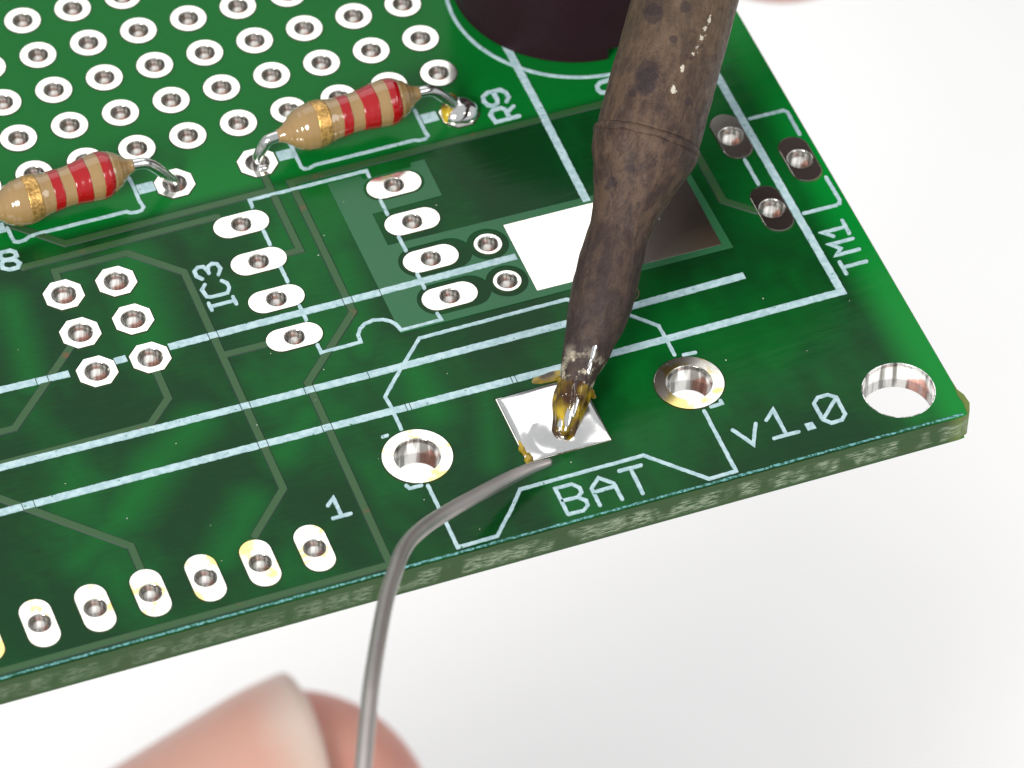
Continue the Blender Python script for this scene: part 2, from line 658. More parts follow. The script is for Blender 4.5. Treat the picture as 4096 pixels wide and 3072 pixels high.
outline = [(-26, -39.0), (32.55, -39.0), (33.02, -38.75), (33.22, -38.3), (33.18, -37.75), (33.02, -37.35), (33.0, -36.8), (33.0, 24), (-26, 24)]
holes = [circle(x, y, 0.55, 20) for x, y in proto] + [circle(x, y, 0.62, 24) for x, y in isp] + \
        [circle(x, y, 0.53, 20) for x, y in icl + icr] + [circle(x, y, 0.56, 20) for x, y in hdr] + \
        [circle(x, y, 0.66, 24) for x, y in tms] + [circle(x, y, 0.54, 20) for x, y in vias] + \
        [circle(x, y, 1.11, 40) for x, y in bats] + [circle(x, y, 0.60, 24) for x, y in ress] + [circle(*MH, 1.71, 48)]
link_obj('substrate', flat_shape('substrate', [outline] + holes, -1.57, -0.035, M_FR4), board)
G_ = 0.07
opens = [circle(x, y, 0.87 + G_, 32) for x, y in proto] + [octagon(x, y, 1.80, G_) for x, y in isp] + \
        [capsule(x, y, 2.66 + 2 * G_, 1.38 + 2 * G_) for x, y in icl + icr] + \
        [capsule(x, y, 2.76 + 2 * G_, 1.42 + 2 * G_, True) for x, y in hdr] + \
        [capsule(x, y, 3.0 + 2 * G_, 1.42 + 2 * G_, True) for x, y in tms] + [circle(x, y, 0.66 + G_, 32) for x, y in vias] + \
        [circle(x, y, 1.60 + G_, 48) for x, y in bats] + [octagon(x, y, 1.80, G_) for x, y in ress] + [circle(*MH, 1.70, 48)]
BP = [(12.95, -34.93), (17.0, -34.93), (17.0, -30.87), (12.95, -30.87)]
WPAD = [(17.15, -25.17), (26.27, -25.33), (26.45, -20.98), (17.15, -20.72)]
WPAD = [(17.15, -25.17), (26.30, -25.30), (26.35, -20.80), (17.15, -20.72)]


def grow(poly, g):
    cx = sum(p[0] for p in poly) / len(poly)
    cy = sum(p[1] for p in poly) / len(poly)
    return [(x + math.copysign(g, x - cx), y + math.copysign(g, y - cy)) for x, y in poly]


opens += [grow(BP, G_), grow(WPAD, 0.02)]
mask_outline = [(-26, -38.97), (32.5, -38.97), (32.82, -38.93), (32.92, -38.2), (32.86, -37.75), (32.97, -36.9), (32.97, 24), (-26, 24)]
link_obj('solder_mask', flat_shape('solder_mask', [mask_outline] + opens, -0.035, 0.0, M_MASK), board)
bottom_holes = [circle(x, y, 0.9, 24) for x, y in proto + isp + icl + icr + hdr + vias + ress] + \
               [circle(x, y, 1.0, 24) for x, y in tms] + [circle(x, y, 1.5, 32) for x, y in bats] + [circle(*MH, 1.75, 48)]
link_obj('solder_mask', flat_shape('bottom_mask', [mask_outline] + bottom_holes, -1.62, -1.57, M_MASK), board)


# pads: one mesh per kind, a barrel as sub-part of every pad
def pad_kind(name, shape, hole_r, material=M_TIN, n=28):
    top = flat_shape(name, [shape, circle(0, 0, hole_r + 0.04, n)], -0.035, 0.044, material, 0.010)
    hr = hole_r
    bar = lathe(name + '_barrel', [(hr + 0.10, 0.020), (hr + 0.055, 0.036), (hr + 0.02, 0.028), (hr, -0.01), (hr, -1.60), (hr + 0.30, -1.635), (hr + 0.31, -1.62)], M_BARREL, n)
    return name, top, bar


def put_pads(kind, places):
    name, top, bar = kind
    for i, (x, y) in enumerate(places):
        p = link_obj(name, top, board, (x, y, 0))
        link_obj('hole_barrel', bar, p)


put_pads(pad_kind('round_pad', circle(0, 0, 0.87, 36), 0.48), proto)
put_pads(pad_kind('octagon_pad', octagon(0, 0, 1.80), 0.56), isp + ress)
put_pads(pad_kind('oval_pad', capsule(0, 0, 2.66, 1.38), 0.46), icl + icr)
put_pads(pad_kind('slot_pad', capsule(0, 0, 2.76, 1.42, True), 0.50, M_TINS), hdr)
put_pads(pad_kind('long_pad', capsule(0, 0, 3.0, 1.42, True), 0.59), tms)
put_pads(pad_kind('via_pad', circle(0, 0, 0.65, 32), 0.47), vias)
put_pads(pad_kind('ring_pad', circle(0, 0, 1.60, 56), 1.04, M_TINS, 48), bats)
link_obj('contact_pad', flat_shape('contact_pad', [WPAD], -0.035, 0.014, M_TIN, 0.006), board)
link_obj('battery_pad', flat_shape('battery_pad', [BP], -0.035, 0.012, M_TIN, 0.006), board)
mh = lathe('mounting_hole', [(1.71, -0.02), (1.66, 0.004), (1.635, -0.03), (1.635, -1.60), (1.72, -1.62)], M_BARREL, 56)
link_obj('mounting_hole', mh, board, (*MH, 0))

# copper running under the mask
TW = 0.34
TRACES = [
    [(-4.15, -21.21), (-8.09, -25.19), (-25.0, -25.21)],
    [(-1.02, -23.98), (-1.02, -25.80), (-2.28, -27.04), (-25.0, -27.02)],
    [(-3.54, -17.28), (-3.50, -16.50), (0.02, -16.50), (2.12, -18.55), (2.12, -32.70), (0.03, -34.9)],
    [(2.12, -24.12), (4.4, -24.14)],
    [(-5.32, -35.2), (-5.32, -33.58), (-9.94, -28.97), (-12.5, -26.4)],
    [(27.48, -14.75), (8.68, -14.72), (8.66, -23.58), (5.24, -27.05), (5.12, -38.48), (-25.0, -38.48)],
    [(7.64, -13.8), (7.64, -19.03), (6.8, -19.03)],
    [(-4.82, -15.76), (4.7, -15.70)],
    [(-4.6, -12.9), (-2.50, -14.97), (7.60, -14.90)],
    [(27.48, -14.9), (27.45, -22.68), (28.75, -23.9)],
]
for q, t in enumerate(TRACES):
    v, f = ribbon(t, TW, -0.002, 0.030 + 0.0006 * q, 0.045)
    tm = mesh_from('copper_trace', v, f, M_TRACE)
    tm.materials.append(M_FLANK_SHADE)             # dark sides paint in the shading along the trace's step
    for pi, pl in enumerate(tm.polygons):
        if len({round(tm.vertices[i].co.z, 5) for i in pl.vertices}) > 1:
            pl.material_index = 1
    link_obj('copper_trace', tm, board)


def union2(A, B):
    """outline of two overlapping convex loops"""
    def inside(p, poly):
        s = None
        for (x0, y0), (x1, y1) in zip(poly, poly[1:] + poly[:1]):
            c = (x1 - x0) * (p[1] - y0) - (y1 - y0) * (p[0] - x0)
            if c < -1e-9:
                return False
        return True

    def outside_run(P, Q):
        n = len(P)
        fl = [inside(p, Q) for p in P]
        st = next(i for i in range(n) if fl[i - 1] and not fl[i])
        run = []
        i = st
        while not fl[i % n]:
            run.append(P[i % n])
            i += 1
        return run
    return outside_run(A, B) + outside_run(B, A)


pour = [(10.28, -25.57), (10.27, -15.42), (11.95, -15.42), (11.95, -15.70), (14.35, -15.70), (14.45, -15.42), (15.12, -15.42), (15.10, -17.92), (11.60, -17.97), (11.60, -20.15),
        (26.66, -20.42), (26.75, -25.66)]
gap34 = [union2(capsule(icr[2 + q][0] + 0.22, icr[2 + q][1], 3.56, 1.98, False, 60), circle(vias[q][0], vias[q][1], 1.0, 90)) for q in range(2)]
# keep the two clearances apart by a neck of copper
lower = [(x, y) for x, y in gap34[1]]
gap1 = capsule(icr[0][0], icr[0][1], 3.0, 1.75)
gap1 = [(x, min(y, -15.74)) for x, y in gap1]
link_obj('copper_pour', flat_shape('copper_pour', [pour, gap34[0], lower, grow(WPAD, 0.04), capsule(13.2, -16.54, 2.98, 1.58)], -0.002, 0.034, M_PLANE, 0.012), board)
# ------------------------------------------------------------------ screen print
BREAKS = {}


def print_part(name, strokes, width, label=None, jitter=0.14, step=0.16, z=0.0, material=None, h=0.05, joined=False):
    groups = [strokes] if joined else [[st] for st in strokes]
    for g in groups:
        v, f = [], []
        for i, st in enumerate(g):
            ribbon(st, width, z - 0.002, z + h + 0.0022 * i, 0.006, jitter, step, True, v, f)
        o = link_obj(name, mesh_from(name, v, f, material or M_SILK), board)
        if label:
            o['label'] = label
    return o


def cut(pts, xs, gap=0.045):
    """split a roughly horizontal polyline where the print cracked over copper edges"""
    out, cur = [], [pts[0]]
    for a, b in zip(pts[:-1], pts[1:]):
        for x in sorted(x for x in xs if min(a[0], b[0]) < x < max(a[0], b[0])):
            t = (x - a[0]) / (b[0] - a[0])
            y = a[1] + t * (b[1] - a[1])
            cur.append((x - gap / 2 - 0.0, y))
            out.append(cur)
            cur = [(x + gap / 2, y)]
        cur.append(b)
    out.append(cur)
    return out


def thick(pts, xs=(), label=None):
    v, f = [], []
    parts = cut(pts, xs)
    for i, st in enumerate(parts):
        ribbon(st, 0.37, -0.002, 0.052 + 0.002 * (i % 2), 0.006, 0.07, 0.14, False, v, f)
    o = link_obj('printed_line', mesh_from('printed_line', v, f, M_SILK), board)
    if label:
        o['label'] = label


thick([(-25.0, -22.70), (-8.37, -22.75), (-5.88, -22.83), (-4.80, -22.86)], (-6.35, -5.8))
thick([(-2.62, -22.84), (-2.06, -22.82)])
thick([(-0.02, -22.82), (4.2, -22.81), (10.29, -22.85), (16.98, -22.83)], (1.90, 2.34, 8.44, 8.88, 10.25))
thick([(-25.0, -27.2), (-9.73, -27.24), (-2.16, -27.37), (2.62, -27.44), (7.58, -27.52), (13.19, -27.55), (20.3, -27.60), (26.55, -27.52)], (1.90, 2.34, 4.95, 5.4, 8.0))
thick([(-25.0, -29.68), (0.63, -29.88), (8.57, -29.97), (15.73, -30.04), (21.89, -30.03), (30.61, -30.0)], (-9.15, -8.6, 1.9, 2.34, 4.95, 5.4, 8.95, 9.15, 14.05, 14.25))
thick([(30.42, -29.79), (30.40, -23.46), (30.37, -17.87), (30.37, 4.0)])
thick([(21.5, -6.0), (21.5, -14.52)])
thick([(21.48, -14.58), (21.40, -20.6)])
THIN = 0.17
print_part('ic_outline', [
    [(6.45, -15.68), (6.46, -15.19), (12.30, -15.20), (12.28, -15.66)],
    [(6.44, -24.98), (6.44, -25.50), (8.36, -25.48), (8.40, -25.02), (8.60, -24.70), (8.92, -24.48), (9.35, -24.39), (9.80, -24.50), (10.08, -24.72), (10.26, -24.98), (10.36, -25.42), (12.32, -25.42), (12.28, -24.98)],
    [(6.44, -17.28), (6.44, -18.25)], [(6.44, -19.78), (6.44, -20.78)], [(6.46, -22.40), (6.46, -23.36)],
    [(12.26, -17.26), (12.26, -18.25)], [(12.26, -19.80), (12.28, -20.75)], [(12.26, -22.32), (12.26, -23.30)]], THIN)
print_part('battery_outline', [
    [(8.29, -31.15), (8.32, -29.68), (8.26, -29.06), (9.01, -28.22), (10.05, -27.12), (10.98, -26.16), (18.21, -26.16), (19.76, -27.06), (20.58, -28.05), (21.62, -29.15), (21.64, -31.08)],
    [(21.61, -34.73), (21.60, -38.58), (20.28, -38.60), (18.02, -36.30), (12.08, -36.32), (11.34, -37.23), (10.15, -38.55), (8.28, -38.57), (8.27, -34.71)],
    [(7.36, -34.39), (7.45, -34.6), (8.0, -34.6)], [(7.35, -31.3), (7.57, -31.28)], [(22.0, -34.6), (22.55, -34.58), (22.55, -34.39)], [(22.02, -31.22), (22.59, -31.26)]], THIN)
print_part('component_outline', [
    [(30.72, -18.07), (32.46, -18.09), (32.6, -18.26), (32.58, -19.85)], [(32.64, -22.9), (32.66, -24.5), (32.58, -24.71), (32.36, -24.77), (30.72, -24.75)], [(29.45, -20.55), (29.45, -22.26)]], THIN)
print_part('resistor_outline', [
    [(15.83, -12.16), (15.80, -13.7), (15.83, -14.0), (15.65, -14.15), (15.34, -14.15), (15.11, -14.05), (10.14, -14.03), (9.82, -14.13), (9.58, -14.12), (9.47, -13.92), (9.49, -12.95), (9.47, -12.13)]], THIN)
print_part('resistor_outline', [
    [(1.58, -11.89), (1.60, -12.71), (1.58, -13.4), (1.64, -13.95), (1.49, -14.12), (1.25, -14.15), (0.96, -14.11), (0.81, -13.96), (-3.55, -13.94), (-3.96, -13.98), (-4.18, -14.12), (-4.52, -14.15), (-4.7, -14.05), (-4.74, -13.78), (-4.76, -13.1)]], THIN)
for a, b in (((15.95, -12.86), (16.72, -12.86)), ((8.64, -12.91), (9.38, -12.91)), ((1.72, -12.78), (2.55, -12.78)), ((-5.6, -12.98), (-4.86, -13.0))):
    v, f = ribbon([a, b], 0.60, -0.002, 0.046, 0.006, 0.0, 0.2, False)
    link_obj('printed_tab', mesh_from('printed_tab', v, f, M_SILK), board)
print_part('buzzer_outline', [[(26.1 + 6.3 * math.cos(t), -6.75 + 6.3 * math.sin(t)) for t in np.linspace(math.radians(20), math.radians(380), 90)][:-1] + [(26.1 + 6.3 * math.cos(math.radians(20)), -6.75 + 6.3 * math.sin(math.radians(20)))]], THIN, step=0.4)
print_part('edge_line', [[(-25.6, -38.83), (20, -38.86), (32.6, -38.87)]], 0.10, jitter=0.45, step=0.22, material=M_EDGE, h=0.02)

TEXT = {
    'R9': [[(20.4, -14.2), (19.20, -14.22), (19.14, -13.67), (19.33, -13.42), (19.78, -13.40), (19.93, -13.55), (19.92, -14.05)], [(19.95, -13.75), (20.38, -13.50)],
           [(20.19, -13.08), (20.38, -12.85), (20.37, -12.48), (20.17, -12.24), (19.55, -12.22), (19.23, -12.42), (19.14, -12.73), (19.26, -13.03), (19.47, -13.15), (19.72, -13.06), (19.80, -12.82), (19.80, -12.36)]],
    '8': [[(-5.66, -14.79), (-5.49, -14.53), (-5.06, -14.54), (-4.87, -14.71), (-4.88, -14.98), (-5.08, -15.08), (-5.51, -15.03), (-5.66, -14.79)],
          [(-5.51, -15.06), (-5.04, -15.17), (-4.89, -15.48), (-5.04, -15.7), (-5.45, -15.7), (-5.72, -15.51), (-5.69, -15.24), (-5.51, -15.06)]],
    'IC3': [[(2.56, -20.83), (2.57, -21.3)], [(2.57, -21.07), (3.75, -21.07)], [(3.75, -20.82), (3.76, -21.31)],
            [(2.77, -19.66), (2.54, -19.93), (2.62, -20.40), (2.81, -20.51), (3.59, -20.50), (3.78, -20.22), (3.77, -19.9), (3.58, -19.68)],
            [(2.78, -19.28), (2.58, -19.03), (2.58, -18.71), (2.81, -18.50), (3.06, -18.55), (3.17, -18.84), (3.18, -19.05)], [(3.18, -18.87), (3.28, -18.63), (3.5, -18.49), (3.72, -18.60), (3.78, -18.93), (3.57, -19.27)]],
    '1': [[(3.66, -34.33), (4.04, -33.98), (4.04, -35.06)], [(3.63, -35.11), (4.47, -35.11)]],
    'BAT': [[(13.56, -38.40), (13.57, -36.81), (14.36, -36.81), (14.62, -37.12), (14.61, -37.42), (14.36, -37.62), (13.62, -37.60)], [(14.36, -37.66), (14.62, -37.92), (14.60, -38.22), (14.29, -38.45), (13.58, -38.42)],
            [(15.1, -38.42), (15.1, -37.36), (15.63, -36.87), (16.15, -37.39), (16.16, -38.42)], [(15.2, -37.6), (16.07, -37.58)], [(16.64, -36.81), (17.70, -36.82)], [(17.18, -36.90), (17.16, -38.41)]],
    'v1.0': [[(22.39, -36.24), (22.95, -37.35), (23.52, -36.23)], [(24.05, -36.21), (24.59, -35.72), (24.58, -37.28)], [(23.96, -37.34), (25.17, -37.35)],
             [(25.68, -37.10), (25.90, -37.10), (25.91, -37.32), (25.68, -37.33), (25.68, -37.10)],
             [(26.49, -36.0), (26.80, -35.72), (27.29, -35.72), (27.59, -35.99), (27.58, -37.08), (27.30, -37.35), (26.78, -37.36), (26.49, -37.04), (26.49, -36.0)], [(26.56, -36.98), (27.52, -36.08)]],
    'TM1': [[(32.25, -25.78), (32.23, -26.68)], [(32.18, -26.21), (31.06, -26.21), (31.47, -26.60)], [(32.26, -27.03), (31.10, -27.03), (31.47, -27.44), (31.10, -27.77), (32.27, -27.77)], [(32.28, -28.60), (31.16, -28.60)], [(31.07, -28.22), (31.08, -29.02)]],
    'B': [[(25.37, -13.36), (24.91, -13.36), (24.66, -13.54), (24.60, -13.80), (24.69, -14.02), (24.95, -14.14), (25.6, -14.14), (25.85, -13.9), (25.85, -13.6), (25.65, -13.38), (25.37, -13.36)]],
}
for word, strokes in TEXT.items():
    print_part('printed_text', strokes, 0.172 if word not in ('R9', '8', 'B') else 0.21, joined=True)

# ------------------------------------------------------------------ solder on the board
# shiny pool on the battery pad, dished by the molten metal
n = 48
vv, ff = [], []
for j in range(n + 1):
    for i in range(n + 1):
        u, w = i / n * 2 - 1, j / n * 2 - 1
        x, y = 14.98 + u * 1.99, -32.9 + w * 2.0
        edge = (1 - u ** 4) * (1 - w ** 4)
        d = math.hypot(x - 15.1, y + 34.0)
        rim = ((1 - abs(u) ** 7) * (1 - abs(w) ** 7)) ** 0.5
        t_ = min(1, max(0, (y + 34.9) / 1.9))
        t_ = t_ * t_ * (3 - 2 * t_)
        hgt = 0.03 + rim * (0.05 + 0.27 * t_ - 0.05 * u * u) + 0.34 * math.exp(-(d / 0.45) ** 2) * rim
        hgt += 0.02 * rim * math.sin(2.3 * x + 0.6) * math.sin(1.9 * y)
        r2 = math.hypot(x - 14.7, y + 33.9)
        hgt += 0.10 * edge * math.exp(-((r2 - 1.15) / 0.12) ** 2) * (1 if (x < 15.0 and y < -33.0) else 0) * 0.5
        vv.append((x, y, hgt))
for j in range(n):
    for i in range(n):
        a = j * (n + 1) + i
        ff.append((a, a + 1, a + n + 2, a + n + 1))
link_obj('solder_pool', mesh_from('solder_pool', vv, ff, M_POOL, True), board)


def blob(name, centre, rx, ry, rz, material, parent, seed=0, rough=0.12, flat=True, nu=24, nv=14):
    rg = np.random.default_rng(seed)
    ph = rg.random(8) * 6.28
    v, f = [], []
    for j in range(nv + 1):
        th = (math.pi / 2 if flat else math.pi) * j / nv
        for i in range(nu):
            a = 2 * math.pi * i / nu
            w = 1 + rough * (math.sin(2 * a + ph[0]) * 0.5 + math.sin(3 * a + ph[1] + 2 * th) * 0.4 + math.sin(5 * a + ph[2] - 3 * th) * 0.25)
            r = math.sin(th) * w
            v.append((centre[0] + rx * r * math.cos(a), centre[1] + ry * r * math.sin(a), centre[2] + rz * math.cos(th)))
    for j in range(nv):
        for i in range(nu):
            a, b = j * nu + i, j * nu + (i + 1) % nu
            f.append((a, a + nu, b + nu, b))
    return link_obj(name, mesh_from(name, v, f, material, True), parent)


blob('solder_joint', (17.82, -13.05, 0.0), 0.90, 0.84, 0.72, M_SOLDER, board, 3, 0.06)
blob('flux_residue', (17.30, -12.98, 0.02), 0.50, 0.44, 0.72, M_FLUX, board, 5, 0.3)
blob('flux_residue', (17.52, -12.60, 0.05), 0.42, 0.34, 0.92, M_FLUX, board, 6, 0.3)
blob('solder_joint', (7.72, -13.42, 0.0), 0.30, 0.22, 0.22, M_SOLDER, board, 8, 0.1)
blob('flux_residue', (13.02, -34.1, 0.0), 0.16, 0.42, 0.16, M_FLUX, board, 9, 0.4)
blob('flux_residue', (13.10, -34.75, 0.0), 0.22, 0.30, 0.14, M_FLUX, board, 10, 0.4)
blob('flux_residue', (16.0, -30.35, 0.0), 1.05, 0.42, 0.06, M_FLUX, board, 12, 0.15)
blob('flux_residue', (17.2, -32.0, 0.0), 0.18, 0.3, 0.05, M_FLUX, board, 14, 0.3)


# ------------------------------------------------------------------ resistors
def resistor(loc, z_l, z_r, x_l, x_r, pad_l, pad_r, label):
    """tan body on the x axis between x_l and x_r, leads bent down to the two pads"""
    t = empty('resistor', (loc[0], loc[1], 0), label, 'resistor', 'tan resistors with red stripes')
    L = x_r - x_l
    prof = [(0.0, 0.30), (0.018, 0.34), (0.045, 0.42), (0.075, 0.60), (0.11, 0.82), (0.15, 0.99), (0.20, 1.10), (0.25, 1.14), (0.30, 1.12), (0.35, 1.055), (0.40, 0.985), (0.46, 0.95), (0.54, 0.945),
            (0.60, 0.97), (0.65, 1.03), (0.70, 1.10), (0.75, 1.14), (0.80, 1.11), (0.85, 1.00), (0.89, 0.84), (0.925, 0.62), (0.955, 0.43), (0.982, 0.34), (1.0, 0.30)]

    def rad(u):
        for (a, ra), (b, rb) in zip(prof[:-1], prof[1:]):
            if a <= u <= b:
                q = (u - a) / (b - a)
                q = q * q * (3 - 2 * q)
                return ra + (rb - ra) * q
        return prof[-1][1]

    def loft(u0, u1, grow_, material, name, nseg=40, ncir=40, wav=0.0):
        v, f = [], []
        us = np.linspace(u0, u1, nseg)
        for u in us:
            r = rad(u) + grow_
            for i in range(ncir):
                a = 2 * math.pi * i / ncir
                wob = 1 + 0.012 * math.sin(3 * a + 9 * u)
                uw = u + wav * (math.sin(2 * a + 40 * u0 + loc[0]) + 0.6 * math.sin(5 * a + 17 * u0))
                v.append((x_l - loc[0] + L * uw, r * wob * math.cos(a), z_l + (z_r - z_l) * u + r * wob * math.sin(a)))
        for j in range(nseg - 1):
            for i in range(ncir):
                a, b = j * ncir + i, j * ncir + (i + 1) % ncir
                f.append((a, a + ncir, b + ncir, b))
        f.append(tuple(range(ncir)))
        f.append(tuple(range(len(v) - 1, len(v) - ncir - 1, -1)))
        me = mesh_from(name, v, f, material, True)
        return link_obj(name, me, t)

    loft(0.0, 1.0, 0.0, M_RES, 'body', 90)
    loft(0.255, 0.345, 0.018, M_GOLD, 'gold_band', 12, 40, 0.004)
    for a, b in ((0.430, 0.495), (0.575, 0.680), (0.765, 0.838)):
        loft(a, b, 0.02, M_RED, 'red_band', 12, 40, 0.0035)
    yy = 0.0
    pl = [(x_l + 0.35 - loc[0], yy, z_l), (x_l - loc[0], yy, z_l - 0.01), (x_l - 0.45 - loc[0], yy, z_l - 0.10), (pad_l + 0.32 - loc[0], yy, z_l - 0.42), (pad_l + 0.08 - loc[0], yy - 0.02, z_l - 0.85), (pad_l - loc[0], yy - 0.03, 0.1), (pad_l - loc[0], yy - 0.03, -1.9)]
    link_obj('lead', tube('lead', pl, 0.27, M_LEAD, 16), t)
    pr = [(x_r - 0.35 - loc[0], yy, z_r), (x_r - loc[0], yy, z_r + 0.01), (x_r + 0.62 - loc[0], yy, z_r - 0.10), (x_r + 1.15 - loc[0], yy, z_r - 0.62), (pad_r - 0.35 - loc[0], yy - 0.02, z_r - 1.35), (pad_r - 0.05 - loc[0], yy - 0.03, 0.0), (pad_r - loc[0], yy - 0.03, -1.9)]
    link_obj('lead', tube('lead', pr, 0.27, M_LEAD, 16), t)
    return t


resistor((12.2, -13.0), 1.48, 2.03, 8.62, 15.75, 7.62, 17.77, 'tan resistor with red and gold stripes, right leg soldered beside the R9 marking')
resistor((-2.1, -13.0), 1.25, 1.98, -5.60, 1.50, -6.66, 3.50, 'tan resistor with red and gold stripes, cut off by the picture\'s left edge')

# ------------------------------------------------------------------ buzzer
bz = empty('buzzer', (26.16, -6.12, 0), 'round black buzzer standing behind the soldering iron', 'buzzer')
RB = 5.93
vv, ff = [], []
na = 128


def foot_z(a):
    """bottom rim: short notches between the feet"""
    deg = math.degrees(a) % 360
    return 0.72 if 266.5 < deg < 292 or 86 < deg < 112 else 0.06


rings = [(RB - 0.9, 9.2), (RB - 0.25, 9.2), (RB, 8.95), (RB, 5.0), (RB, None), (RB - 0.8, None)]
angs = []
for i in range(na):
    a = 2 * math.pi * i / na
    angs.append(a)
for e in (266.5, 292, 86, 112):
    angs += [math.radians(e - 0.02), math.radians(e + 0.02)]
angs.sort()
na = len(angs)
for r, z in rings:
    for a in angs:
        vv.append((r * math.cos(a), r * math.sin(a), foot_z(a) if z is None else z))
for j in range(len(rings) - 1):
    for i in range(na):
        a, b = j * na + i, j * na + (i + 1) % na
        ff.append((a, a + na, b + na, b))
ff.append(tuple(range(na)))
link_obj('case', mesh_from('case', vv, ff, M_BUZ), bz)
link_obj('sound_hole', lathe('sound_hole', [(1.3, 9.22), (1.0, 9.24), (0.95, 8.8), (0.0, 8.8)], M_BUZ, 32), bz)
link_obj('base_disc', lathe('base_disc', [(RB - 0.85, 0.75), (RB - 0.85, 0.9), (0, 0.9)], M_BUZ, 48), bz)

# ------------------------------------------------------------------ soldering iron
EL, AZ = math.radians(31.0), math.radians(52.2)
AX = Vector((math.cos(AZ) * math.cos(EL), math.sin(AZ) * math.cos(EL), math.sin(EL)))
TIP = Vector((15.02, -34.32, 0.30))
iron = empty('soldering_iron', TIP, 'scorched brown soldering iron tip resting on the square battery pad', 'soldering iron')
iron.rotation_euler = AX.to_track_quat('Z', 'Y').to_euler()
bpy.context.view_layer.update()
IM = iron.rotation_euler.to_matrix()
# which way in the iron's own frame faces the camera, and which way is picture-right
to_cam = (IM.transposed() @ ((CAM - TIP).normalized()))
face = math.atan2(to_cam.y, to_cam.x)


def on_iron(s, r, deg):
    a = face + math.radians(deg)
    return (r * math.cos(a) * S, r * math.sin(a) * S, s * S)


IRON_SPOTS += [(on_iron(16.75, 2.4, -20), 0.062), (on_iron(16.35, 2.4, -18), 0.066), (on_iron(16.05, 2.4, -17), 0.05), (on_iron(19.9, 2.4, -34), 0.06), (on_iron(19.5, 2.4, -32), 0.055),
               (on_iron(18.5, 2.4, -1), 0.024), (on_iron(20.1, 2.4, 2), 0.034), (on_iron(15.67, 2.4, -29), 0.022), (on_iron(12.25, 2.0, -11), 0.026), (on_iron(11.6, 1.75, -34), 0.026), (on_iron(11.36, 1.65, -42), 0.022), (on_iron(16.0, 2.4, 35), 0.022)]
IRON_GLINT_FLECKS += [(on_iron(19.9, 2.39, 33), 0.016), (on_iron(19.4, 2.39, 31), 0.017), (on_iron(19.05, 2.39, 30), 0.014), (on_iron(18.5, 2.4, 27), 0.016), (on_iron(18.1, 2.4, 25), 0.012), (on_iron(17.3, 2.4, 17), 0.012), (on_iron(16.8, 2.41, 15), 0.014), (on_iron(16.3, 2.41, 13), 0.016)]
M_IRON = mat_iron('scorched_iron')


def rough_lathe(name, prof, off, material, ncir=72, amp=0.02, seed=1, parent=None, per_mm=5):
    """rotational form round the iron's axis; off moves each ring sideways, amp roughens it"""
    rg = np.random.default_rng(seed)
    ss = np.array([p[0] for p in prof])
    rr = np.array([p[1] for p in prof])
    oo = np.array([p[0] for p in off])
    ox = np.array([p[1] for p in off])
    s = np.linspace(ss[0], ss[-1], max(8, int((ss[-1] - ss[0]) * per_mm)))
    s = np.unique(np.concatenate([s, ss]))
    ph = rg.random((10, 2)) * 6.28
    fr = rg.integers(2, 13, 10)
    fz = rg.random(10) * 5 + 0.6
    v, f = [], []
    px = face - math.pi / 2                # picture-left side
    for q in s:
        r0 = float(np.interp(q, ss, rr))
        o = float(np.interp(q, oo, ox))
        for i in range(ncir):
            a = 2 * math.pi * i / ncir
            w = sum(math.sin(fr[k] * a + fz[k] * q + ph[k, 0]) for k in range(10)) / 10
            r = r0 + amp * w * 2.0
            v.append((r * math.cos(a) + o * math.cos(px), r * math.sin(a) + o * math.sin(px), q))
    m = len(s)
    for j in range(m - 1):
        for i in range(ncir):
            a, b = j * ncir + i, j * ncir + (i + 1) % ncir
            f.append((a, b, b + ncir, a + ncir))
    f.append(tuple(range(ncir - 1, -1, -1)))
    f.append(tuple(range(len(v) - ncir, len(v))))
    return link_obj(name, mesh_from(name, v, f, material, True), parent)


OFFS = [(-0.5, 0.10), (1.4, 0.20), (3.1, 0.20), (4.0, 0.12), (5.6, 0.05), (8.3, 0.14), (9.9, 0.12), (13.6, 0.0), (20, 0), (70, 0)]
rough_lathe('tip', [(-0.15, 0.26), (0.05, 0.40), (0.5, 0.50), (1.4, 0.61), (2.3, 0.74), (3.1, 0.86), (3.7, 1.0), (4.5, 1.13), (5.6, 1.36), (6.4, 1.44), (7.2, 1.47), (8.3, 1.45), (9.0, 1.40), (9.8, 1.37), (10.6, 1.47), (11.4, 1.68), (12.4, 2.02), (13.3, 2.34), (13.7, 2.44), (14.0, 2.47)],
            OFFS, M_IRON, 80, 0.028, 2, iron, 7)
rough_lathe('collar', [(13.92, 2.44), (14.02, 2.50), (14.14, 2.52), (14.26, 2.49), (14.32, 2.40)], [(0, 0), (70, 0)], M_IRON, 80, 0.03, 4, iron, 30)
rough_lathe('barrel', [(14.2, 2.38), (14.8, 2.41), (18, 2.40), (24, 2.38), (35, 2.38)], [(0, 0), (70, 0)], M_IRON, 80, 0.018, 5, iron, 4)
link_obj('lock_nut', lathe('lock_nut', [(2.3, 33.0), (4.6, 33.2), (5.6, 34.5), (6.6, 40), (6.8, 62)], mat_simple('dark_brown_steel', (0.022, 0.010, 0.009), 0.6, 0.0, 0.2).m, 48), iron)
hp = [(61, 6.0), (61.5, 7.2), (66, 7.6), (90, 7.6), (150, 8.2), (158, 6.0), (160, 0.5)]
link_obj('handle', lathe('handle', [(r, s) for s, r in hp], mat_simple('brown_grip', (0.06, 0.03, 0.022), 0.5).m, 48), iron)
